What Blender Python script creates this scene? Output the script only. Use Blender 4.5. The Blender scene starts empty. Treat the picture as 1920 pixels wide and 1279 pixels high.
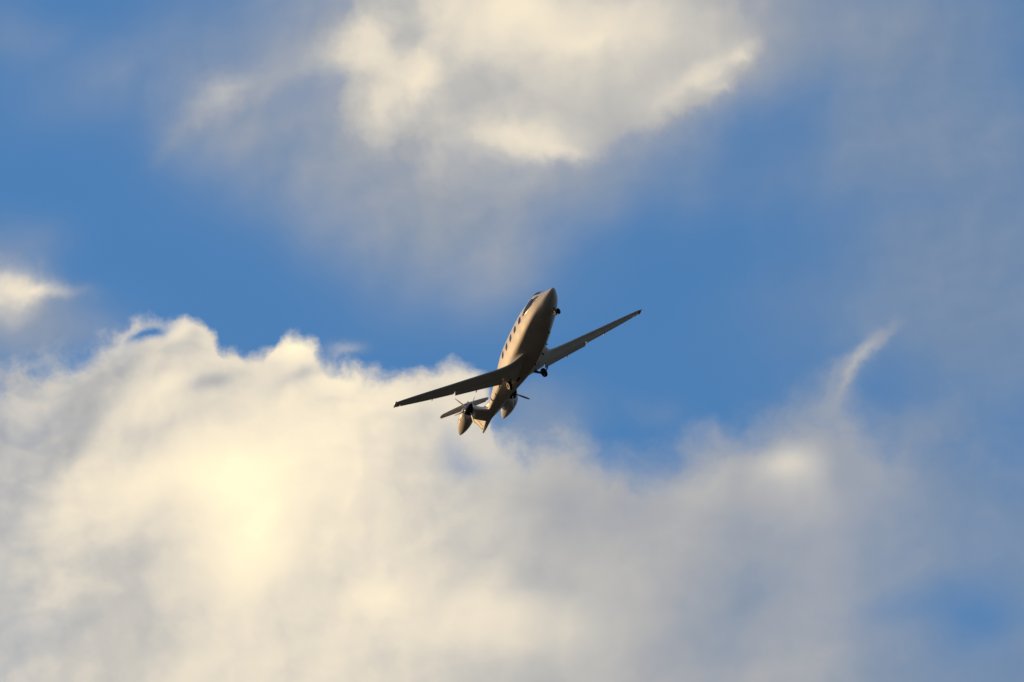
import bpy, math, random
from mathutils import Vector, Matrix

random.seed(7)
scene = bpy.context.scene
COL = scene.collection

# ------------------------------------------------------------------ camera
ELEV = math.radians(30.0)            # the lens looks up at 30 degrees, towards +Y
DIST = 700.0                         # metres from the lens to the aeroplane
PXM = 29.83                          # photograph pixels (of 1920) per metre at the aeroplane
EYE = Vector((0.0, 0.0, 1.7))
FWD = Vector((0.0, math.cos(ELEV), math.sin(ELEV)))
RGT = Vector((1.0, 0.0, 0.0))
UPV = Vector((0.0, -math.sin(ELEV), math.cos(ELEV)))
cam_d = bpy.data.cameras.new('camera')
cam_d.sensor_width = 36.0
cam_d.lens = PXM * DIST / 1920.0 * 36.0
cam_d.clip_start = 1.0
cam_d.clip_end = 60000.0
cam = bpy.data.objects.new('camera', cam_d)
COL.objects.link(cam)
cam.location = EYE
cam.rotation_euler = (math.pi / 2 + ELEV, 0.0, 0.0)
scene.camera = cam
scene.render.resolution_x, scene.render.resolution_y = 1024, 682

# ------------------------------------------------------------------ view
scene.view_settings.view_transform = 'Standard'
scene.view_settings.look = 'None'
EXPOSURE = 0.75
scene.view_settings.exposure = EXPOSURE
scene.view_settings.gamma = 1.0

# ------------------------------------------------------------------ sun
# low evening sun, left of and beyond the aeroplane
SUN_DIR = (RGT * -0.846 + UPV * -0.138 + FWD * 0.514).normalized()
sun_d = bpy.data.lights.new('sun', 'SUN')
sun_d.energy = 2.0
sun_d.angle = math.radians(0.5)
sun_d.color = (1.0, 0.62, 0.27)
sun = bpy.data.objects.new('sun', sun_d)
COL.objects.link(sun)
sun.location = (-300, 200, 400)
sun.rotation_euler = SUN_DIR.to_track_quat('Z', 'Y').to_euler()

# ------------------------------------------------------------------ sky with clouds (world)
world = bpy.data.worlds.new('World')
scene.world = world
world.use_nodes = True
wt = world.node_tree
for nd in list(wt.nodes):
    wt.nodes.remove(nd)
try:
    world.cycles.sampling_method = 'MANUAL'
    world.cycles.sample_map_resolution = 512
except Exception:
    pass
SKY_STRENGTH = 0.131


def srgb(*c):
    out = []
    for v in c:
        v = v / 255.0
        out.append(v / 12.92 if v <= 0.04045 else ((v + 0.055) / 1.055) ** 2.4)
    return out


def N(kind, **kw):
    nd = wt.nodes.new(kind)
    for k, v in kw.items():
        setattr(nd, k, v)
    return nd


def plug(sock, v):
    if isinstance(v, bpy.types.NodeSocket):
        wt.links.new(v, sock)
    else:
        sock.default_value = v


def M(op, a, b=None, c=None, clamp=False):
    nd = N('ShaderNodeMath', operation=op, use_clamp=clamp)
    plug(nd.inputs[0], a)
    if b is not None:
        plug(nd.inputs[1], b)
    if c is not None:
        plug(nd.inputs[2], c)
    return nd.outputs[0]


def VM(op, a, b=None, c=None):
    nd = N('ShaderNodeVectorMath', operation=op)
    plug(nd.inputs[0], a)
    if b is not None:
        plug(nd.inputs[3 if op == 'SCALE' else 1], b)
    if c is not None:
        plug(nd.inputs[2], c)
    return nd.outputs['Value' if op in ('DOT_PRODUCT', 'LENGTH', 'DISTANCE') else 'Vector']


def smooth(x, lo, hi):
    nd = N('ShaderNodeMapRange', interpolation_type='SMOOTHSTEP')
    plug(nd.inputs['Value'], x)
    plug(nd.inputs['From Min'], lo)
    plug(nd.inputs['From Max'], hi)
    return nd.outputs['Result']


def noise(p, scale, detail=4.0, rough=0.5, colour=False, lac=2.0, dist=0.0):
    nd = N('ShaderNodeTexNoise', noise_dimensions='3D')
    plug(nd.inputs['Vector'], p)
    nd.inputs['Scale'].default_value = scale
    nd.inputs['Detail'].default_value = detail
    nd.inputs['Roughness'].default_value = rough
    nd.inputs['Lacunarity'].default_value = lac
    nd.inputs['Distortion'].default_value = dist
    return nd.outputs['Color' if colour else 'Fac']


def curve(x, pts):
    """x (0..1.92) -> piecewise smooth value"""
    nd = N('ShaderNodeFloatCurve')
    ys = [q[1] for q in pts]
    lo, hi = min(ys), max(ys)
    span = (hi - lo) or 1.0
    cv = nd.mapping.curves[0]
    q = [((a + 0.5) / 3.0, (b - lo) / span) for a, b in pts]
    q = [(0.0, q[0][1])] + q + [(1.0, q[-1][1])]
    while len(cv.points) < len(q):
        cv.points.new(0.5, 0.5)
    for pt, (a, b) in zip(cv.points, q):
        pt.location = (a, b)
        pt.handle_type = 'AUTO_CLAMPED'
    nd.mapping.update()
    plug(nd.inputs['Value'], M('MULTIPLY_ADD', x, 1 / 3.0, 0.5 / 3.0))
    return M('MULTIPLY_ADD', nd.outputs[0], span, lo)


geo = N('ShaderNodeTexCoord').outputs['Generated']       # the direction looked in
# a tangent chart of the sky round one fixed compass direction: X to the right, Y downwards
dF = VM('DOT_PRODUCT', geo, tuple(FWD))
dR = VM('DOT_PRODUCT', geo, tuple(RGT))
dU = VM('DOT_PRODUCT', geo, tuple(UPV))
front = M('GREATER_THAN', dF, 0.3)
inv = M('DIVIDE', PXM * DIST / 1000.0, M('MAXIMUM', dF, 0.3))
sx = M('MULTIPLY_ADD', dR, inv, 0.96)
sy = M('SUBTRACT', 0.6395, M('MULTIPLY', dU, inv))
comb = N('ShaderNodeCombineXYZ')
plug(comb.inputs[0], sx)
plug(comb.inputs[1], sy)
P0 = comb.outputs[0]
half = (0.5, 0.5, 0.5)
w1 = VM('SCALE', VM('SUBTRACT', noise(P0, 4.0, 2.0, 0.5, True), half), 0.085)
w2 = VM('SCALE', VM('SUBTRACT', noise(P0, 17.0, 4.0, 0.58, True), half), 0.046)
P = VM('MULTIPLY', VM('ADD', P0, VM('ADD', w1, w2)), (1, 1, 0))
sepP = N('ShaderNodeSeparateXYZ')
plug(sepP.inputs[0], P)
PX, PY = sepP.outputs[0], sepP.outputs[1]
PS = VM('MULTIPLY', VM('ADD', P0, VM('SCALE', w1, 1.0)), (1, 1, 0))      # softer warp for inner light


def blobs(base, items, pos):
    """base + a sum of soft elliptical lumps; the running sum rides in the third component of the position,
    so the lumps are evaluated one after the other"""
    cb = N('ShaderNodeCombineXYZ')
    plug(cb.inputs[2], base)
    q = VM('ADD', pos, cb.outputs[0])
    for (x, y, rx, ry, rot, amp) in items:
        mp = N('ShaderNodeMapping', vector_type='TEXTURE')
        plug(mp.inputs['Vector'], q)
        mp.inputs['Location'].default_value = (x / 1000.0, y / 1000.0, 0)
        mp.inputs['Rotation'].default_value = (0, 0, math.radians(rot))
        mp.inputs['Scale'].default_value = (rx / 1000.0, ry / 1000.0, 1e6)
        r2 = VM('DOT_PRODUCT', mp.outputs[0], mp.outputs[0])
        g = M('POWER', 0.36788, r2)
        q = VM('MULTIPLY_ADD', g, (0, 0, amp), q)
    sp = N('ShaderNodeSeparateXYZ')
    plug(sp.inputs[0], q)
    return sp.outputs[2]


# --- the lower bank: its top edge over X, how soft the edge is, and how bright the inside
edge_pts = [(-0.5, .70), (0.0, .690), (.10, .668), (.18, .645), (.23, .617), (.28, .598), (.34, .602), (.395, .628),
            (.43, .664), (.475, .668), (.52, .634), (.55, .625), (.585, .640), (.605, .662), (.66, .672), (.72, .694),
            (.79, .694), (.86, .684), (.90, .700), (.93, .76), (.96, .81), (1.00, .815), (1.06, .795), (1.11, .815),
            (1.18, .848), (1.24, .828), (1.30, .803), (1.40, .785), (1.50, .762), (1.58, .742), (1.65, .775),
            (1.74, .765), (1.82, .775), (1.92, .80), (2.5, .80)]
soft_pts = [(-.5, .10), (0.0, .09), (.12, .08), (.20, .05), (.26, .03), (.42, .024), (.56, .026), (.62, .05), (.72, .045),
            (.86, .030), (.92, .05), (1.0, .08), (1.15, .11), (1.35, .11), (1.5, .11), (1.7, .16), (1.92, .20), (2.5, .2)]
edge = curve(PX, edge_pts)
soft = curve(sx, soft_pts)
depth = M('DIVIDE', M('SUBTRACT', PY, edge), soft)       # 0 at the edge, 1 one softness inside
fine = M('SUBTRACT', noise(P, 11.0, 6.0, 0.58), 0.5)
finer = M('SUBTRACT', noise(P, 30.0, 5.0, 0.6), 0.5)
calm = M('MULTIPLY_ADD', smooth(sx, .92, 1.12), -.55, 1.0)
bank_raw = M('MULTIPLY_ADD', M('MULTIPLY', fine, calm), 1.9, M('MULTIPLY_ADD', M('MULTIPLY', finer, calm), 0.8, depth))
bank = smooth(bank_raw, -0.40, 0.95)
thick = curve(sx, [(-.5, .9), (0, .92), (.10, .97), (.2, 1.0), (.9, 1.0), (1.2, .98), (1.35, .97), (1.5, .96), (1.62, .91),
                   (1.75, .82), (1.85, .70), (1.92, .66), (2.5, .6)])
bank = M('MULTIPLY', bank, thick)
bank = M('MULTIPLY', bank, blobs(1.0, [(850, 838, 34, 40, 15, -.30), (893, 862, 50, 24, 0, -.38), (960, 790, 45, 60, 0, -.35),
                                       (295, 628, 40, 15, -8, -1.0), (252, 640, 34, 14, -40, -.5), (185, 655, 60, 20, -25, -.2),
                                       (600, 675, 25, 10, -40, -.25), (1180, 865, 70, 35, 10, -.35),
                                       (1835, 1180, 80, 60, -25, -.65), (1740, 1130, 120, 45, -15, -.35), (1690, 1040, 300, 260, 0, -.16),
                                       (70, 1180, 90, 60, 0, -.06), (60, 800, 90, 40, -30, -.06)], P))

# --- everything else: the upper cloud, wisps and thin veils
# thin veils trailing under the upper cloud and along the right
veil = blobs(0.0, [
    (560, 240, 170, 90, 10, .36), (640, 330, 230, 90, 5, .42), (870, 350, 190, 90, 0, .62), (850, 450, 180, 110, 0, .52), (940, 490, 80, 90, 0, .16), (720, 440, 200, 60, 0, .10),
    (590, 110, 120, 50, -18, .30), (660, 60, 140, 60, -10, .26), (240, 150, 190, 70, -10, .18), (30, 70, 100, 50, 0, .16), (420, 60, 180, 60, -10, .12), (430, 250, 110, 50, -10, .22),
    (1120, 340, 90, 50, 0, .30), (1280, 300, 80, 100, 0, .22), (1110, 400, 60, 40, 0, .10), (1300, 60, 130, 90, 0, .3),
    (1660, 30, 240, 120, 0, .46), (1730, 150, 180, 130, 0, .36), (1440, 30, 120, 100, 0, .40), (1820, 300, 230, 120, 0, .40), (1610, 260, 80, 60, 0, .20),
    (1870, 530, 190, 130, 0, .46), (1870, 660, 150, 130, 0, .34), (1620, 560, 200, 110, -20, .26), (1500, 340, 170, 70, 0, .16), (1780, 450, 200, 60, 0, .16), (1720, 790, 100, 44, 0, .30),
    (30, 600, 120, 50, 0, .50), (45, 450, 70, 40, 0, .18), (90, 645, 110, 34, -15, .32), (1000, 765, 60, 50, 0, .18), (1020, 795, 100, 45, -20, .25)], PS)
veil_n = M('MULTIPLY_ADD', M('SUBTRACT', noise(PS, 5.0, 5.0, .52), .5), 1.1, 1.0)
veil_a = M('SUBTRACT', 1.0, M('POWER', 0.16, M('MULTIPLY', veil, veil_n)))
upper = blobs(0.0, [
    (1010, -10, 400, 160, 0, 1.5), (690, 110, 50, 60, 0, .45), (730, 200, 80, 60, 0, .4), (760, 130, 130, 95, 10, .75), (1000, 200, 170, 110, 8, .9), (740, 235, 120, 70, 0, .5), (880, 170, 150, 90, 0, .6),
    (900, 290, 150, 50, 0, .3), (1180, 150, 190, 95, -20, 1.0), (1290, 170, 110, 50, -30, .55), (1365, 125, 60, 26, -35, .45), (1405, 100, 30, 18, -50, .34), (1365, 160, 30, 18, 0, .2), (1330, 60, 90, 80, 0, .40),
    (425, 165, 95, 56, -15, .50), (390, 210, 90, 40, -20, .16), (345, 225, 62, 26, -50, .20), (300, 268, 50, 16, -50, .13), (595, 125, 60, 30, -10, .14),
    (0, 540, 72, 56, 15, .95), (75, 550, 58, 28, 20, .40), (145, 548, 40, 16, 5, .24),
    (640, 650, 40, 14, -5, .28), (990, 740, 40, 20, -20, .12),
    (1640, 658, 42, 12, -42, .40), (1606, 694, 40, 12, -50, .26), (1585, 725, 46, 10, -58, .32), (1565, 712, 40, 8, -55, .14), (1680, 626, 28, 8, -30, .26), (1620, 680, 70, 26, -48, .10), (1545, 750, 60, 34, -40, .26), (1500, 770, 90, 40, -20, .2),
    (1230, 765, 50, 26, 0, .14)], P)
up_n = M('MULTIPLY_ADD', fine, 0.6, M('MULTIPLY_ADD', finer, 0.32, M('SUBTRACT', noise(P, 5.0, 3.0, .5), .5)))
upper_d = M('MULTIPLY', upper, M('MULTIPLY_ADD', up_n, .9, 1.0))
soft_a = M('SUBTRACT', 1.0, M('POWER', 0.16, M('MAXIMUM', upper_d, 0.0)))
crisp = smooth(M('MULTIPLY_ADD', up_n, 0.25, upper_d), .55, 1.15)      # firmer edges where the cloud is thick
upper_a = M('MULTIPLY_ADD', M('MULTIPLY', M('SUBTRACT', 1.0, soft_a), crisp), .8, M('MULTIPLY', soft_a, M('MULTIPLY_ADD', crisp, .10, .90)))

# --- clouds over the rest of the sky, outside the stretch charted above
rad = VM('LENGTH', VM('MULTIPLY', VM('SUBTRACT', P0, (.96, .64, 0)), (1.0, 1.3, 0)))
away = M('MAXIMUM', smooth(rad, 1.15, 1.9), M('SUBTRACT', 1.0, front))
sepG = N('ShaderNodeSeparateXYZ')
plug(sepG.inputs[0], geo)
far_n = noise(VM('MULTIPLY', geo, (1.0, 1.0, 1.8)), 5.0, 6.0, .55)
low = M('SUBTRACT', 1.0, smooth(sepG.outputs[2], .10, .50))           # unseen low cloud, added to cut the horizon glow on the aeroplane
far_a = M('MULTIPLY', smooth(M('MULTIPLY_ADD', low, .22, far_n), .44, .62), .96)

# --- light on the clouds
skew = M('MULTIPLY_ADD', M('SUBTRACT', sy, .85), .25, sx)
lit_bank = curve(skew, [(-.5, .5), (0, .52), (.10, .56), (.22, .58), (.45, .64), (.60, .66), (.72, .64), (.82, .60), (.92, .54),
                        (1.02, .43), (1.15, .34), (1.30, .32), (1.45, .29), (1.55, .30), (1.68, .23), (1.85, .15), (2.5, .1)])
lit_bank = blobs(lit_bank, [
    (435, 890, 100, 85, 20, .32), (480, 1030, 60, 105, 10, .26), (500, 930, 220, 160, 0, .12), (250, 930, 130, 60, -10, .06), (240, 905, 100, 50, -10, .16), (110, 950, 60, 60, 0, .08), (620, 830, 130, 70, 0, .08),
    (735, 1140, 60, 50, 0, .20), (680, 1000, 90, 60, 0, .04), (930, 1170, 130, 60, 0, .22), (1090, 1190, 110, 80, 0, .12), (540, 1200, 180, 70, 0, -.05),
    (240, 1055, 100, 60, 0, -.12), (190, 1190, 150, 80, 0, -.10), (30, 1190, 90, 100, 0, -.10), (5, 860, 80, 150, 0, -.10), (330, 1150, 90, 60, 0, -.02),
    (150, 790, 90, 40, -40, -.16), (65, 770, 70, 26, -40, .10), (110, 860, 60, 22, -45, -.06), (220, 700, 70, 25, -25, -.15), (190, 800, 30, 14, -40, .06),
    (320, 735, 45, 30, -20, .16), (270, 770, 50, 30, -30, .08), (290, 715, 30, 14, -20, -.05), (335, 605, 60, 12, 5, .12), (345, 632, 22, 14, -30, .22), (395, 665, 30, 22, 30, .08), (365, 640, 14, 22, 0, -.06),
    (545, 652, 36, 22, -10, .22), (562, 700, 40, 16, -30, -.24), (400, 725, 60, 18, -20, -.26), (370, 790, 70, 22, -25, -.12), (440, 690, 50, 14, 0, .08), (290, 830, 60, 30, -20, -.10),
    (640, 705, 60, 20, 0, .10), (760, 760, 90, 40, 0, .08), (845, 710, 50, 30, 0, .06), (800, 800, 40, 40, 0, -.06), (780, 930, 60, 80, 40, -.10), (880, 905, 60, 50, 0, -.08), (1000, 960, 100, 60, 0, -.06), (1130, 1080, 90, 50, 0, .04),
    (1478, 868, 55, 28, -10, .26), (1480, 905, 90, 50, 0, .10), (1330, 905, 60, 40, 0, .05), (1575, 880, 40, 60, 0, -.10), (1230, 900, 40, 30, 0, .06),
    (1310, 1180, 120, 110, 0, -.06), (1420, 1120, 120, 120, 0, -.04), (870, 1020, 60, 50, 40, -.05), (1000, 1080, 70, 30, 30, -.05)], PS)
lit_up = blobs(0.17, [
    (1000, 110, 440, 190, 0, .33), (970, 10, 220, 80, 0, .26), (990, 0, 60, 40, 0, .10), (1085, 70, 70, 22, -10, .12), (1220, 40, 140, 70, 0, .14), (850, 40, 80, 40, 0, .08),
    (1005, 258, 95, 42, 8, .26), (1045, 285, 45, 18, 0, .16), (950, 250, 60, 30, 0, .10), (790, 138, 50, 26, 5, .20), (810, 125, 20, 14, 0, .08), (760, 160, 70, 50, 0, .10), (690, 95, 50, 46, -30, .24), (720, 200, 60, 70, 0, .20), (840, 235, 130, 50, 0, .08),
    (890, 150, 100, 30, 8, -.10), (770, 80, 30, 40, 0, -.06), (1330, 135, 70, 22, -30, .18), (1400, 100, 26, 16, -45, .18), (1360, 165, 24, 16, 0, .14), (1250, 190, 80, 36, -30, .12), (1270, 240, 60, 24, -25, -.06),
    (405, 172, 90, 50, -20, .19), (595, 120, 70, 28, 0, .14), (10, 535, 75, 55, 0, .48), (90, 548, 60, 20, 0, .34), (20, 600, 70, 24, 0, .10),
    (1635, 665, 55, 30, -45, .20), (1560, 740, 80, 40, -50, .14), (880, 350, 140, 60, 0, .14), (870, 450, 140, 70, 0, .04), (1020, 795, 100, 40, -20, .20), (640, 650, 50, 20, 0, .4)], P)
bil_map = N('ShaderNodeMapping')
plug(bil_map.inputs['Vector'], PS)
bil_map.inputs['Rotation'].default_value = (0, 0, math.radians(28))
bil_map.inputs['Scale'].default_value = (6.0, 11.0, 1.0)
billow = M('ABSOLUTE', M('SUBTRACT', noise(bil_map.outputs[0], 1.0, 3.0, .5, dist=.3), .5))
billow = M('SUBTRACT', smooth(billow, 0.0, .16), .75)
bil_w = M('MULTIPLY', M('SUBTRACT', 1.0, smooth(depth, 1.0, 6.0)), M('SUBTRACT', 1.0, smooth(sx, .55, .95)))
# billows: a lumpy height field lit from the sun's side (the left, a little above)
def lumps(p):
    return noise(p, 5.0, 4.0, .46)


relief = M('SUBTRACT', lumps(P), lumps(VM('ADD', P, (-.022, -.016, 0))))
grain = M('MULTIPLY_ADD', M('SUBTRACT', noise(PS, 6.0, 3.0, .5), .5), .22, M('MULTIPLY', M('MULTIPLY', relief, .80), M('SUBTRACT', M('MULTIPLY_ADD', smooth(sx, .70, 1.10), -.75, 1.0), M('MULTIPLY', smooth(depth, 8.0, 14.0), .2))))
rim = M('MULTIPLY', M('MULTIPLY', smooth(depth, -.2, .8), M('SUBTRACT', 1.0, smooth(depth, .8, 2.6))), smooth(sx, .18, .26))
rim = M('MULTIPLY', rim, M('SUBTRACT', 1.0, smooth(sx, .60, .95)))
lit_bank = M('ADD', M('MULTIPLY_ADD', rim, .08, M('MULTIPLY_ADD', billow, M('MULTIPLY', bil_w, .09), lit_bank)), grain)
lit_up = M('MULTIPLY_ADD', M('MULTIPLY_ADD', relief, .15, grain), M('MULTIPLY_ADD', soft_a, .8, .2), lit_up)


def cloud_colour(b):
    rp = N('ShaderNodeValToRGB')
    plug(rp.inputs[0], M('MULTIPLY', b, 0.8))
    stops = [(0.0, (116, 136, 163)), (.15, (139, 152, 169)), (.32, (174, 174, 176)), (.48, (202, 198, 190)), (.62, (227, 217, 200)),
             (.78, (245, 232, 207)), (.92, (255, 241, 210)), (1.08, (255, 253, 215))]
    el = rp.color_ramp.elements
    while len(el) < len(stops):
        el.new(0.5)
    for e, (t, c) in zip(el, stops):
        e.position = t * 0.8
        r, g, bl = srgb(*c)
        e.color = (r, g, bl, 1)
    return VM('SCALE', rp.outputs[0], 1.0 / (SKY_STRENGTH * 2 ** EXPOSURE))


sky = N('ShaderNodeTexSky', sky_type='NISHITA')
sky.sun_disc = False
sky.sun_elevation = math.asin(SUN_DIR.z)
sky.sun_rotation = math.atan2(SUN_DIR.x, SUN_DIR.y)
sky.altitude = 300.0
sky.air_density = 1.25
sky.dust_density = 0.4
sky.ozone_density = 5.0
def mixc(f, a, b):
    nd = N('ShaderNodeMix', data_type='RGBA')
    plug(nd.inputs[0], f)
    plug(nd.inputs[6], a)
    plug(nd.inputs[7], b)
    return nd.outputs[2]


near = M('SUBTRACT', 1.0, away)
lit_veil = M('MULTIPLY_ADD', M('SUBTRACT', 1.0, smooth(sx, .9, 1.6)), .12, .12)
col = mixc(M('MULTIPLY', veil_a, near), sky.outputs[0], cloud_colour(M('MULTIPLY_ADD', relief, .4, lit_veil)))
col = mixc(M('MULTIPLY', upper_a, near), col, cloud_colour(lit_up))
col = mixc(M('MULTIPLY', bank, near), col, cloud_colour(lit_bank))
above = smooth(sepG.outputs[2], -0.01, 0.02)
col = mixc(M('MULTIPLY', M('MULTIPLY', far_a, away), above), col, VM('SCALE', cloud_colour(M('MULTIPLY_ADD', far_n, .9, -.25)), M('MULTIPLY_ADD', low, -.55, .9)))  # low far cloud darkened so it throws less fill on the underside
bg = N('ShaderNodeBackground')
plug(bg.inputs['Color'], col)
bg.inputs['Strength'].default_value = SKY_STRENGTH
out = N('ShaderNodeOutputWorld')
wt.links.new(bg.outputs[0], out.inputs[0])


# ------------------------------------------------------------------ materials
def material(name, base, rough=0.4, metal=0.0, coat=0.0, wear=0.0, wear_scale=3.0, bump=0.0, spec=0.5):
    m = bpy.data.materials.new(name)
    m.use_nodes = True
    nt = m.node_tree
    b = nt.nodes['Principled BSDF']
    b.inputs['Base Color'].default_value = (*base, 1)
    b.inputs['Roughness'].default_value = rough
    b.inputs['Metallic'].default_value = metal
    b.inputs['Coat Weight'].default_value = coat
    b.inputs['Coat Roughness'].default_value = 0.08
    b.inputs['Specular IOR Level'].default_value = spec
    tc = nt.nodes.new('ShaderNodeTexCoord')
    nz = nt.nodes.new('ShaderNodeTexNoise')
    nz.inputs['Scale'].default_value = wear_scale
    nz.inputs['Detail'].default_value = 6
    nt.links.new(tc.outputs['Object'], nz.inputs['Vector'])
    if wear:
        rp = nt.nodes.new('ShaderNodeValToRGB')
        rp.color_ramp.elements[0].position = .35
        rp.color_ramp.elements[1].position = .7
        rp.color_ramp.elements[0].color = (*[c * (1 - wear) for c in base], 1)
        rp.color_ramp.elements[1].color = (*base, 1)
        nt.links.new(nz.outputs['Fac'], rp.inputs[0])
        nt.links.new(rp.outputs[0], b.inputs['Base Color'])
    mr = nt.nodes.new('ShaderNodeMapRange')
    mr.inputs['To Min'].default_value = rough * 0.8
    mr.inputs['To Max'].default_value = min(1, rough * 1.25)
    nt.links.new(nz.outputs['Fac'], mr.inputs['Value'])
    nt.links.new(mr.outputs[0], b.inputs['Roughness'])
    if bump:
        bp = nt.nodes.new('ShaderNodeBump')
        bp.inputs['Strength'].default_value = bump
        bp.inputs['Distance'].default_value = 0.01
        nt.links.new(nz.outputs['Fac'], bp.inputs['Height'])
        nt.links.new(bp.outputs[0], b.inputs['Normal'])
    return m


PAINT = material('white_paint', (.78, .77, .75), .52, coat=.0, wear=.08, wear_scale=1.6, spec=.35)
POLISH = material('polished_paint', (.82, .80, .77), .40, coat=.25, wear=.05, wear_scale=2.0, spec=.8)
WINGP = material('wing_paint', (.66, .65, .62), .45, coat=.1, wear=.05, wear_scale=.8)
GLASS = material('dark_glass', (.014, .015, .018), .22, spec=.3)
FRAME = material('window_seal', (.62, .61, .59), .4)
SPIN = material('spinner_black', (.012, .012, .014), .16, coat=.8)
BLADE = material('blade_grey', (.50, .50, .51), .4)
RUBBER = material('rubber', (.012, .012, .012), .75, wear=.3, wear_scale=9)
METAL = material('gear_metal', (.16, .16, .16), .38, metal=.6)
RIM = material('wheel_rim', (.72, .70, .66), .35, metal=.3)
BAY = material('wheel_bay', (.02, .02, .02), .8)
TIPM = material('tip_cover', (.82, .82, .80), .2, coat=.6)
MARK = material('mark_dark', (.05, .03, .03), .5)
GROUND = material('grass_field', (.072, .058, .036), .95, wear=.5, wear_scale=.02, spec=0.0)


# ------------------------------------------------------------------ mesh helpers
def link(name, verts, faces, mat, parent=None, sharp=35, smooth_on=True):
    me = bpy.data.meshes.new(name)
    me.from_pydata([tuple(v) for v in verts], [], faces)
    me.validate()
    me.materials.append(mat)
    if smooth_on:
        me.polygons.foreach_set('use_smooth', [True] * len(me.polygons))
        me.set_sharp_from_angle(angle=math.radians(sharp))
    me.update()
    ob = bpy.data.objects.new(name, me)
    COL.objects.link(ob)
    if parent:
        ob.parent = parent
    fix_normals(me)
    return ob


def fix_normals(me):
    import bmesh
    bm = bmesh.new()
    bm.from_mesh(me)
    bmesh.ops.recalc_face_normals(bm, faces=bm.faces)
    bm.to_mesh(me)
    bm.free()


class Mesh:
    def __init__(self):
        self.v, self.f = [], []

    def loft(self, rings, close=True, cap0=True, cap1=True):
        k = len(rings[0])
        b = len(self.v)
        for r in rings:
            self.v += [Vector(p) for p in r]
        for i in range(len(rings) - 1):
            for j in range(k if close else k - 1):
                a, c = b + i * k + j, b + i * k + (j + 1) % k
                self.f.append((a, c, c + k, a + k))
        if close and cap0:
            self.f.append(tuple(b + j for j in range(k)))
        if close and cap1:
            self.f.append(tuple(b + (len(rings) - 1) * k + j for j in range(k)))

    def tube(self, pts, radii, k=12):
        pts = [Vector(p) for p in pts]
        rings = []
        for i, p in enumerate(pts):
            d = (pts[min(i + 1, len(pts) - 1)] - pts[max(i - 1, 0)]).normalized()
            a = d.orthogonal().normalized()
            if rings:
                a = (prev - d * prev.dot(d)).normalized()
            prev = a
            b = d.cross(a)
            r = radii[i] if hasattr(radii, '__len__') else radii
            rings.append([p + (a * math.cos(t) + b * math.sin(t)) * r for t in [2 * math.pi * j / k for j in range(k)]])
        self.loft(rings)

    def lathe(self, origin, axis, prof, k=32, ref=None):
        """prof: list of (distance along axis, radius)"""
        o, d = Vector(origin), Vector(axis).normalized()
        a = d.orthogonal().normalized() if ref is None else (Vector(ref) - d * Vector(ref).dot(d)).normalized()
        b = d.cross(a)
        rings = [[o + d * s + (a * math.cos(2 * math.pi * j / k) + b * math.sin(2 * math.pi * j / k)) * max(r, 1e-4) for j in range(k)] for s, r in prof]
        self.loft(rings)

    def box(self, c, ax, ay, az):
        c, ax, ay, az = map(Vector, (c, ax, ay, az))
        b = len(self.v)
        for sx_ in (-1, 1):
            for sy_ in (-1, 1):
                for sz_ in (-1, 1):
                    self.v.append(c + ax * sx_ + ay * sy_ + az * sz_)
        self.f += [tuple(b + i for i in q) for q in ((0, 1, 3, 2), (4, 6, 7, 5), (0, 4, 5, 1), (2, 3, 7, 6), (0, 2, 6, 4), (1, 5, 7, 3))]

    def build(self, name, mat, parent=None, sharp=35):
        return link(name, self.v, self.f, mat, parent, sharp)


def hermite(tab, x):
    """smooth monotone interpolation through the rows of a table sorted by its first column"""
    n = len(tab)
    xs = [r[0] for r in tab]
    if x <= xs[0]:
        return list(tab[0][1:])
    if x >= xs[-1]:
        return list(tab[-1][1:])
    i = max(j for j in range(n - 1) if xs[j] <= x)
    h = xs[i + 1] - xs[i]
    t = (x - xs[i]) / h
    res = []
    for c in range(1, len(tab[0])):
        y = [r[c] for r in tab]
        d = [(y[j + 1] - y[j]) / (xs[j + 1] - xs[j]) for j in range(n - 1)]

        def slope(j):
            if j == 0:
                return d[0]
            if j == n - 1:
                return d[-1]
            if d[j - 1] * d[j] <= 0:
                return 0.0
            return 2 * d[j - 1] * d[j] / (d[j - 1] + d[j])
        m0, m1 = slope(i), slope(i + 1)
        res.append((2 * t ** 3 - 3 * t ** 2 + 1) * y[i] + (t ** 3 - 2 * t ** 2 + t) * h * m0 + (-2 * t ** 3 + 3 * t ** 2) * y[i + 1] + (t ** 3 - t ** 2) * h * m1)
    return res


# ------------------------------------------------------------------ ground
g = Mesh()
g.v = [Vector((-9000, -9000, 0)), Vector((9000, -9000, 0)), Vector((9000, 9000, 0)), Vector((-9000, 9000, 0))]
g.f = [(0, 1, 2, 3)]
ground = g.build('ground', GROUND)
ground['kind'] = 'structure'

# ------------------------------------------------------------------ the aeroplane: x forward, y to port, z up; origin at the tail end
plane = bpy.data.objects.new('airplane', None)
plane.empty_display_size = 2
COL.objects.link(plane)
plane['label'] = 'white twin-propeller commuter airplane with T-tail, banking in the evening sun with wheels down'
plane['category'] = 'airplane'

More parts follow.
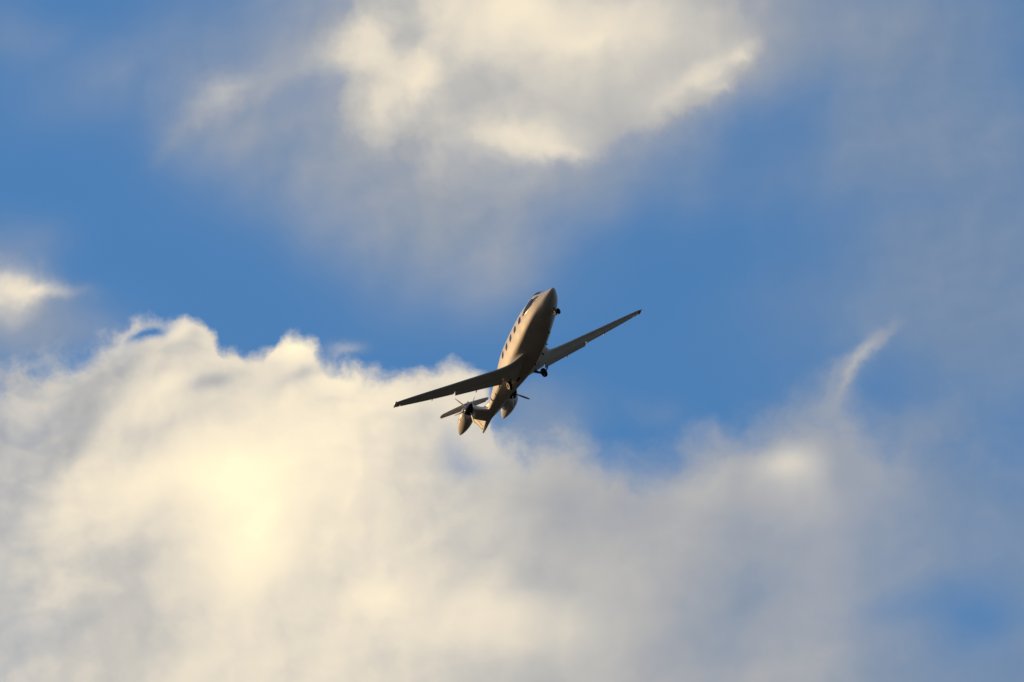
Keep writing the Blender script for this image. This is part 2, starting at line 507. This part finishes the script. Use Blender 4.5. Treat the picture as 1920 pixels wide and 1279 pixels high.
# x, half width, top, bottom, waterline
FUS = [(0.0, .045, .10, -.06, .01), (.7, .13, .21, -.11, .03), (1.5, .22, .33, -.12, .06), (3.0, .42, .52, -.28, .05), (4.5, .60, .72, -.51, -.05), (5.5, .75, .87, -.71, -.14),
       (6.7, .93, 1.06, -.95, -.26), (7.7, 1.07, 1.21, -1.13, -.36), (8.6, 1.14, 1.28, -1.27, -.41), (10.5, 1.18, 1.29, -1.39, -.42), (12.0, 1.14, 1.27, -1.35, -.38),
       (13.4, 1.02, 1.14, -1.15, -.28), (14.0, .93, 1.08, -1.05, -.22), (14.6, .80, .98, -.91, -.15), (15.1, .66, .70, -.77, -.10), (15.6, .50, .41, -.59, -.06),
       (16.1, .29, .20, -.35, -.03), (16.38, .14, .10, -.16, -.01), (16.5, .02, .015, -.02, 0.0)]


def fus(x, th):
    a, zt, zb, z0 = hermite(FUS, x)
    c, s = math.cos(th), math.sin(th)
    if s >= 0:                              # rounded slab above the chine
        p = 2.0
        return Vector((x, a * math.copysign(abs(c) ** (2 / p), c), z0 + (zt - z0) * abs(s) ** (2 / p)))
    t = math.asin(min(1, abs(s))) / (math.pi / 2)    # flat-bottomed belly tucked in below the chine
    k0, k1, k2 = (1 - t) ** 3, 3 * t * (1 - t) ** 2, 3 * t * t * (1 - t)
    w = min(1.0, max(0.0, (x - 13.2) / 2.2))         # the tuck fades into a round nose
    v = min(1.0, max(0.0, (7.4 - x) / 1.4))
    yy = k0 + k1 * (.58 + .40 * w - .06 * v) + k2 * (.15 + .38 * w - .11 * v)
    zz = k1 * (.50 + .03 * w) + k2 + t ** 3
    return Vector((x, math.copysign(a * yy, c), z0 - (z0 - zb) * (1 - .13 * w) * zz))


def fus_n(x, th):
    e = 1e-3
    dx = fus(min(x + e, 16.49), th) - fus(max(x - e, .01), th)
    dt = fus(x, th + e) - fus(x, th - e)
    n_ = dx.cross(dt).normalized()
    c = fus(x, th) - Vector((x, 0, hermite(FUS, x)[3]))
    return n_ if n_.dot(c) > 0 else -n_


m = Mesh()
K = 72
xs = [0.0] + [.25 + .22 * i for i in range(64)]
xs = [x for x in xs if x < 14] + [14 + .1 * i for i in range(22)] + [16.2, 16.28, 16.34, 16.40, 16.44, 16.47, 16.49, 16.5]
m.loft([[fus(x, 2 * math.pi * (j + .5) / K) for j in range(K)] for x in xs])
fuselage = m.build('fuselage', PAINT, plane, 60)


def side_th(x, z, side):
    """angle on the section at x whose height is z (side -1 = starboard)"""
    lo, hi = -math.pi / 2, math.pi / 2
    for _ in range(40):
        mid = (lo + hi) / 2
        if fus(x, mid).z < z:
            lo = mid
        else:
            hi = mid
    th = (lo + hi) / 2
    return th if side > 0 else math.pi - th


def skin_patch(name, mat, side, outline, centre, lift=.006, rings=5, parent=fuselage):
    """a patch lying on the fuselage skin, outline given as (x, z) seen from the side"""
    v, f = [], []
    k = len(outline)
    for r in range(rings + 1):
        t = 1 - r / (rings + 0.0)
        for (x, z) in outline:
            X, Z = centre[0] + (x - centre[0]) * t, centre[1] + (z - centre[1]) * t
            th = side_th(X, Z, side)
            up = lift if r > 0 else -.004
            v.append(fus(X, th) + fus_n(X, th) * up)
            if r == rings:
                break
        if r > 0 and r < rings:
            for j in range(k):
                f.append(((r - 1) * k + j, (r - 1) * k + (j + 1) % k, r * k + (j + 1) % k, r * k + j))
    c = len(v) - 1
    for j in range(k):
        f.append(((rings - 1) * k + j, (rings - 1) * k + (j + 1) % k, c))
    return link(name, v, f, mat, parent, 60)


def oval(x, z, rx, rz, k=24, p=2.3):
    o = []
    for j in range(k):
        t = 2 * math.pi * j / k
        c, s = math.cos(t), math.sin(t)
        o.append((x + rx * math.copysign(abs(c) ** (2 / p), c), z + rz * math.copysign(abs(s) ** (2 / p), s)))
    return o


for side in (-1, 1):
    for x in (12.45, 11.48, 10.52, 9.55, 8.60):
        skin_patch('cabin_window', GLASS, side, oval(x, .60, .25, .235), (x, .61), .006)
    # cockpit side window: pointed at the front, blunt behind
    ow = [(15.36, .42), (15.0, .36), (14.5, .36), (14.0, .38), (13.5, .42), (13.15, .46), (12.96, .53), (12.96, .64), (13.08, .76), (13.4, .88), (13.8, .93), (14.2, .89), (14.6, .77), (15.0, .57)]
    skin_patch('cockpit_window', GLASS, side, ow, (14.0, .58), .006, 7)
# two front panes of the windscreen, on top of the nose
for side in (-1, 1):
    ow = []
    v, f = [], []
    nx, nt_ = 8, 8
    for i in range(nx + 1):
        x = 14.15 + (15.2 - 14.15) * i / nx
        for j in range(nt_ + 1):
            t = math.radians(88 - (27 - 3 * i / nx) * j / nt_)
            th = t if side > 0 else math.pi - t
            v.append(fus(x, th) + fus_n(x, th) * .006)
    for i in range(nx):
        for j in range(nt_):
            a = i * (nt_ + 1) + j
            f.append((a, a + 1, a + nt_ + 2, a + nt_ + 1))
    link('windscreen', v, f, GLASS, fuselage, 60)

# belly antennas and drain masts
for (x, deg, hgt) in ((13.2, -88, .10), (10.9, -70, .14), (9.9, -97, .12), (11.8, -62, .09)):
    th = math.radians(deg)
    p, n = fus(x, th), fus_n(x, th)
    ex = Vector((1, 0, 0))
    ey = n.cross(ex).normalized()
    m = Mesh()
    base = [p + ex * a + ey * b - n * .03 for a, b in ((.12, 0), (0, .02), (-.14, 0), (0, -.02))]
    tip = [p + ex * a + ey * b + n * hgt for a, b in ((.0, 0), (-.05, .008), (-.12, 0), (-.05, -.008))]
    m.loft([base, tip])
    m.build('antenna', MARK, fuselage)


# ------------------------------------------------------------------ aerofoils
def foil(n=18, t=.14, camber=.02, cut=1.0):
    """closed outline as (chord fraction from the leading edge, height fraction), upper then lower"""
    def th(x):
        return 5 * t * (.2969 * math.sqrt(x) - .126 * x - .3516 * x * x + .2843 * x ** 3 - .1036 * x ** 4)

    def cm(x):
        return camber * 4 * x * (1 - x)
    xs_ = [cut * (1 - math.cos(math.pi * i / n)) / 2 for i in range(n + 1)]
    up = [(x, cm(x) + th(x)) for x in reversed(xs_)]
    lo = [(x, cm(x) - th(x)) for x in xs_[1:]]
    return up + lo


def wing_z(y):
    return -.78 + .05 * max(0.0, 1.3 - abs(y)) + (abs(y) - 1.0) * .1030 + max(0.0, abs(y) - 5) ** 2 * .0008


WING = [(.45, 11.3, 7.6), (.8, 10.75, 7.66), (1.1, 10.25, 7.72), (1.45, 9.80, 7.77), (1.8, 9.61, 7.79), (2.3, 9.50, 7.80), (5.05, 9.205, 7.83), (9.05, 8.78, 8.06), (9.4, 8.70, 8.12)]
THK = [(.45, .10), (1.0, .125), (1.8, .14), (5, .13), (9.4, .11)]


def wing_ring(y, side, c0=0.0, c1=1.0, n=18, lift=0.0):
    le, te = hermite(WING, y)
    t, = hermite(THK, y)
    ch = le - te
    inc = math.radians(2.0 - 2.0 * y / 9.4)
    res = []
    for (u, h) in foil(n, t, .015, c1):
        X, Z = -u * ch, h * ch
        res.append(Vector((le + X * math.cos(inc) + Z * math.sin(inc) * 0, side * y, wing_z(y) + Z + X * math.sin(inc) + lift)))
    return res


HINGE = .74
for side in (-1, 1):
    m = Mesh()
    ys = [.45, .7, .9, 1.0, 1.15, 1.3, 1.45, 1.62]
    m.loft([wing_ring(y, side) for y in ys])
    ys = [1.62 + (9.02 - 1.62) * i / 24 for i in range(25)]
    m.loft([wing_ring(y, side, 0, HINGE) for y in ys])
    m.loft([wing_ring(y, side) for y in (9.02, 9.2, 9.4)])
    wing = m.build('wing', WINGP, plane, 40)

    def control(name, y0, y1, droop, nseg=10, gap=-.012, extra=0.0):
        mm = Mesh()
        rings = []
        for i in range(nseg + 1):
            y = y0 + (y1 - y0) * i / nseg
            le, te = hermite(WING, y)
            ch = le - te
            t, = hermite(THK, y)
            hx = le - (HINGE + gap) * ch
            inc = 2.0 - 2.0 * y / 9.4
            hz = wing_z(y) - HINGE * ch * math.sin(math.radians(inc)) + .012 * ch
            cc = (1 - HINGE - gap) * ch + extra
            a = math.radians(droop + inc)
            ring = []
            for (u, h) in foil(8, .30 * (t / .14), .0):
                X, Z = -u * cc, h * cc
                if u < .08:
                    Z *= 1.0
                ring.append(Vector((hx + X * math.cos(a) + Z * math.sin(a), side * y, hz + X * math.sin(a) + Z * math.cos(a))))
            rings.append(ring)
        mm.loft(rings)
        return mm.build(name, WINGP, wing, 40)
    control('flap', 1.66, 5.03, 21, extra=.02)
    control('aileron', 5.09, 8.98, 2)
    # flap hinge fairings under the trailing edge
    for y in (1.85, 3.5):
        le, te = hermite(WING, y)
        z = wing_z(y)
        mm = Mesh()
        big = 1.0 if y < 2.5 else .4
        prof = [(0, .01), (.08, .035), (.25, .06 * (0.6 + .4 * big)), (.6, .065 * (0.6 + .4 * big)), (.85, .045), (1.0, .012)]
        L = .62 if big == 1 else .36
        mm.lathe((te + .30 * L / .62, side * y, z - .15), (-1, 0, -.16), [(s * L, r) for s, r in prof], 14)
        for q in mm.v:                       # deep, narrow section
            q.y = side * y + (q.y - side * y) * .75
            q.z = z - .20 + (q.z - (z - .20)) * (1.3 if big == 1 else .8)
        mm.build('flap_fairing', PAINT, wing, 60)
    # tip pod, hanging slightly below the wing end
    mm = Mesh()
    mm.lathe((8.86, side * 9.45, wing_z(9.45) - .02), (-1, 0, -.04), [(0, .004), (.05, .030), (.16, .055), (.34, .068), (.50, .064), (.62, .042), (.72, .018), (.74, .004)], 20)
    mm.build('wing_tip_cover', TIPM, wing, 60)
    # static wick / trim tab fitting on the aileron
    le, te = hermite(WING, 6.65)
    mm = Mesh()
    mm.box((te + .02, side * 6.65, wing_z(6.65) - .06), (.09, 0, 0), (0, .02, 0), (0, 0, .025))
    mm.build('trim_fitting', PAINT, wing)

# ------------------------------------------------------------------ fin and tailplane
def vring(z, le, te, t, n=14):
    ch = le - te
    return [Vector((le - u * ch, h * ch, z)) for (u, h) in foil(n, t, 0.0)]


FIN = [(-.02, 3.9, .16), (.30, 3.3, .02), (.55, 3.0, -.02), (.75, 2.1, -.10), (.95, 1.65, -.17), (1.3, 1.25, -.28), (1.7, .80, -.42), (2.12, .34, -.56)]
m = Mesh()
zs = [-.02 + 2.14 * i / 22 for i in range(23)]
rings = []
for z in zs:
    le, te = hermite(FIN, z)
    hinge = te + .34 * (1 - .25 * z / 2.1)
    t = .12 * min(1.0, 1.55 / (le - te))
    rings.append(vring(z, le, te, t))
# fin body keeps the forward part, the rudder is a blade of its own behind the hinge line
body, rud = [], []
for z in zs:
    le, te = hermite(FIN, z)
    ch = le - te
    t = .12 * min(1.0, 1.4 / ch)
    cut = 1 - 0.40 / ch * (1 - .2 * z / 2.1)
    body.append([Vector((le - u * ch, h * ch, z)) for (u, h) in foil(14, t, 0, cut)])
    hx = le - (cut - .012) * ch
    rc = hx - te
    rud.append([Vector((hx - u * rc, h * rc, z)) for (u, h) in foil(8, .26 * min(1, .55 / max(rc, .2)), 0)])
m.loft(body)
fin = m.build('fin', POLISH, plane, 40)
m = Mesh()
m.loft(rud[2:])
m.build('rudder', POLISH, fin, 40)

STAB_Z = 2.17
STAB = [(0, .40, -.52), (.5, .30, -.53), (1.7, .02, -.52), (1.87, -.12, -.53)]
m = Mesh()
mh = None
rings = []
ys = [-1.87, -1.8, -1.7, -1.3, -.9, -.5, -.15, 0, .15, .5, .9, 1.3, 1.7, 1.8, 1.87]
for y in ys:
    le, te = hermite(STAB, abs(y))
    ch = le - te
    t = .11 if abs(y) < 1.85 else .05
    rings.append([Vector((le - u * ch, y, STAB_Z + h * ch + .02 * abs(y))) for (u, h) in foil(14, t, 0, .66)])
m.loft(rings)
stab = m.build('tailplane', WINGP, plane, 40)
for side in (-1, 1):
    m = Mesh()
    rings = []
    for i in range(9):
        y = .08 + 1.68 * i / 8
        le, te = hermite(STAB, y)
        ch = le - te
        hx = le - .675 * ch
        rc = hx - te + .02
        rings.append([Vector((hx - u * rc, side * y, STAB_Z + h * rc + .02 * y)) for (u, h) in foil(8, .20, 0)])
    m.loft(rings)
    m.build('elevator', WINGP, stab, 40)
# bullet where fin and tailplane meet
m = Mesh()
m.lathe((.62, 0, STAB_Z - .02), (-1, 0, 0), [(0, .005), (.12, .05), (.35, .085), (.8, .085), (1.2, .05), (1.4, .008)], 18)
m.build('tail_bullet', PAINT, fin, 60)

# ------------------------------------------------------------------ motors in pods on short pylons
for side in (-1, 1):
    tail = Vector((.20, side * 1.68, .34))
    ax = Vector((3.35, 0, .24)).normalized()
    prof = [(0, .012), (.06, .055), (.2, .11), (.45, .19), (.8, .275), (1.2, .35), (1.6, .395), (2.0, .415), (2.2, .405), (2.36, .375), (2.46, .34), (2.48, .325), (2.48, .27)]
    m = Mesh()
    m.lathe(tail, ax, prof, 40, (0, 0, 1))
    for q in m.v:                                   # the pod is deeper than wide, with a flat cheek below
        d = q - tail
        s = d.dot(ax)
        c = tail + ax * s
        r = q - c
        q.x, q.y, q.z = c.x + r.x * 1.18, c.y + r.y * 1.12, c.z + r.z * (1.26 if r.z < 0 else 1.12)
    pod = m.build('motor_pod', POLISH, plane, 40)
    m = Mesh()
    m.lathe(tail, ax, [(2.47, .27), (2.50, .325), (2.66, .315), (2.85, .275), (3.02, .215), (3.18, .14), (3.30, .07), (3.35, .03), (3.37, .005)], 32, (0, 0, 1))
    m.build('spinner', SPIN, pod, 50)
    up = Vector((0, 0, 1))
    e1 = (up - ax * up.dot(ax)).normalized()
    e2 = ax.cross(e1)
    hub = tail + ax * 2.70
    for b in range(5):
        ang = 2 * math.pi * b / 5 + (.35 if side < 0 else .1)
        rd = e1 * math.cos(ang) + e2 * math.sin(ang)
        tg = ax.cross(rd)
        mm = Mesh()
        rings = []
        for (r, c, t, tw) in ((.22, .04, .035, 84), (.34, .05, .026, 84), (.5, .07, .018, 83), (.7, .08, .013, 81), (.9, .075, .010, 79), (1.05, .06, .008, 77), (1.14, .04, .006, 76), (1.18, .015, .004, 76)):
            a = math.radians(tw)
            cd = tg * math.cos(a) + ax * math.sin(a)
            nd_ = cd.cross(rd)
            rings.append([hub + rd * r + cd * (math.cos(w) * c) + nd_ * (math.sin(w) * t) for w in [2 * math.pi * j / 12 for j in range(12)]])
        mm.loft(rings)
        mm.build('propeller_blade', BLADE, pod, 50)
    # lettering high on the outer cheek: dark characters too small to read, in two lines
    for row, (w0, size, count, s0) in enumerate(((math.radians(62), .075, 6, 1.15), (math.radians(86), .12, 4, 1.75))):
        for i in range(count):
            s = s0 + i * size * 1.35
            mm = Mesh()
            for (ds, dw, ls, lw) in [((0, 0, .18, .8), (.42, .3, .7, .16)), ((.35, .3, .8, .16), (.35, -.3, .8, .16), (.1, 0, .18, .5)), ((.35, .05, .9, .2), (.7, 0, .18, .8)), ((0, 0, .18, .8), (.4, 0, .62, .18), (.75, 0, .18, .8))][(i + row) % 4]:
                quad = []
                for (a_, b_) in ((-1, -1), (1, -1), (1, 1), (-1, 1)):
                    ss = s + (ds + a_ * ls / 2) * size
                    w = w0 + (dw + b_ * lw) * size / .40
                    rr = hermite([(q0, q1) for q0, q1 in prof[:-1]], ss)[0] + .006
                    dirn = e1 * math.cos(w) + Vector((0, side, 0)) * math.sin(w)
                    rv = dirn * rr
                    rv = Vector((rv.x * 1.18, rv.y * 1.12, rv.z * (1.26 if rv.z < 0 else 1.12)))
                    quad.append(tail + ax * ss + rv)
                b0 = len(mm.v)
                mm.v += quad
                mm.f.append((b0, b0 + 1, b0 + 2, b0 + 3))
            mm.build('lettering', MARK, pod)
    # pylon
    m = Mesh()
    rings = []
    for i in range(9):
        t = i / 8
        y = .15 + (1.45 - .15) * t
        le, te = 2.72 + .33 * t, 1.35 + .50 * t
        z = .03 + .43 * t
        ch = le - te
        rings.append([Vector((le - u * ch, side * y, z + h * ch)) for (u, h) in foil(14, .13, .0)])
    m.loft(rings)
    m.build('pylon', PAINT, plane, 40)


# ------------------------------------------------------------------ landing gear
def wheel(name, c, axis, R, W, rim_r, rim_mat=RIM):
    ax = Vector(axis).normalized()
    c = Vector(c)
    m = Mesh()
    pr = [(-W * .42, rim_r), (-W * .5, rim_r * 1.12), (-W * .5, R * .80), (-W * .42, R * .92), (-W * .25, R * .985), (0, R), (W * .25, R * .985), (W * .42, R * .92), (W * .5, R * .80), (W * .5, rim_r * 1.12), (W * .42, rim_r)]
    m.lathe(c, ax, pr, 32)
    ty = m.build(name, RUBBER, plane, 50)
    m = Mesh()
    m.lathe(c, ax, [(-W * .36, .02), (-W * .36, rim_r * .30), (-W * .26, rim_r * .42), (-W * .30, rim_r * .80), (-W * .47, rim_r * .94), (-W * .47, rim_r * 1.04),
                    (W * .47, rim_r * 1.04), (W * .47, rim_r * .94), (W * .30, rim_r * .80), (W * .26, rim_r * .42), (W * .36, rim_r * .30), (W * .36, .02)], 32)
    m.build('rim', rim_mat, ty, 30)
    return ty


for side in (-1, 1):
    wheel('main_wheel', (7.92, side * 1.34, -1.24), (.06, 1, .05 * side), .30, .20, .165)
    m = Mesh()
    m.tube([(7.56, side * .72, -.50), (7.66, side * .86, -.74), (7.80, side * 1.06, -1.02), (7.90, side * 1.20, -1.20)], [.10, .095, .08, .065], 14)
    m.tube([(7.98, side * .80, -.62), (7.92, side * .94, -.86), (7.84, side * 1.08, -1.04)], [.035, .035, .03], 10)
    m.tube([(7.92, side * 1.10, -1.24), (7.92, side * 1.40, -1.235)], [.045, .045], 12)
    m.build('main_gear_leg', METAL, plane, 50)
    # wheel well: lower-flank skin patch, the opening's shade put into its colour
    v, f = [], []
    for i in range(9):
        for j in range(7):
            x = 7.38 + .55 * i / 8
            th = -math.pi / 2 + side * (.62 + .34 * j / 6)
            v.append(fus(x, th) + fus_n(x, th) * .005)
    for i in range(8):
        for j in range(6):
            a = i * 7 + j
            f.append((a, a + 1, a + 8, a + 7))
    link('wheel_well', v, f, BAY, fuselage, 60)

for s in (-1, 1):
    wheel('nose_wheel', (15.28, s * .125, -1.05), (0, 1, 0), .19, .115, .10, METAL)
m = Mesh()
m.tube([(15.12, 0, -.50), (15.20, 0, -.75), (15.27, 0, -1.02)], [.055, .05, .04], 12)
m.tube([(15.28, -.15, -1.05), (15.28, .15, -1.05)], [.03, .03], 10)
m.tube([(14.75, 0, -.66), (15.19, 0, -.82)], [.026, .026], 8)
m.build('nose_gear_leg', METAL, plane, 50)
for s in (-1, 1):
    m = Mesh()
    m.box((14.95, s * .12, -.72), (.26, 0, 0), (0, .007, 0), (0, s * .01, .09))
    m.build('nose_gear_door', PAINT, plane)

# ------------------------------------------------------------------ attitude and place
# aeroplane axes read off the photograph, in (right, up, towards the lens)
xr = Vector((.2668, .5530, .789))
yr = Vector((.8146, .3090, -.4915))
xr.normalize()
yr = (yr - xr * yr.dot(xr)).normalized()
zr = xr.cross(yr)


def to_world(v):
    return RGT * v.x + UPV * v.y - FWD * v.z


X, Y, Z = to_world(xr), to_world(yr), to_world(zr)
org = EYE + FWD * DIST + RGT * ((905.4 - 960) / PXM) + UPV * ((639.5 - 813) / PXM)
org = org - FWD * (xr.z * 0.0 - 6.5)          # middle of the hull at DIST, not its tail
mw = Matrix(((X.x, Y.x, Z.x, org.x), (X.y, Y.y, Z.y, org.y), (X.z, Y.z, Z.z, org.z), (0, 0, 0, 1)))
plane.matrix_world = mw
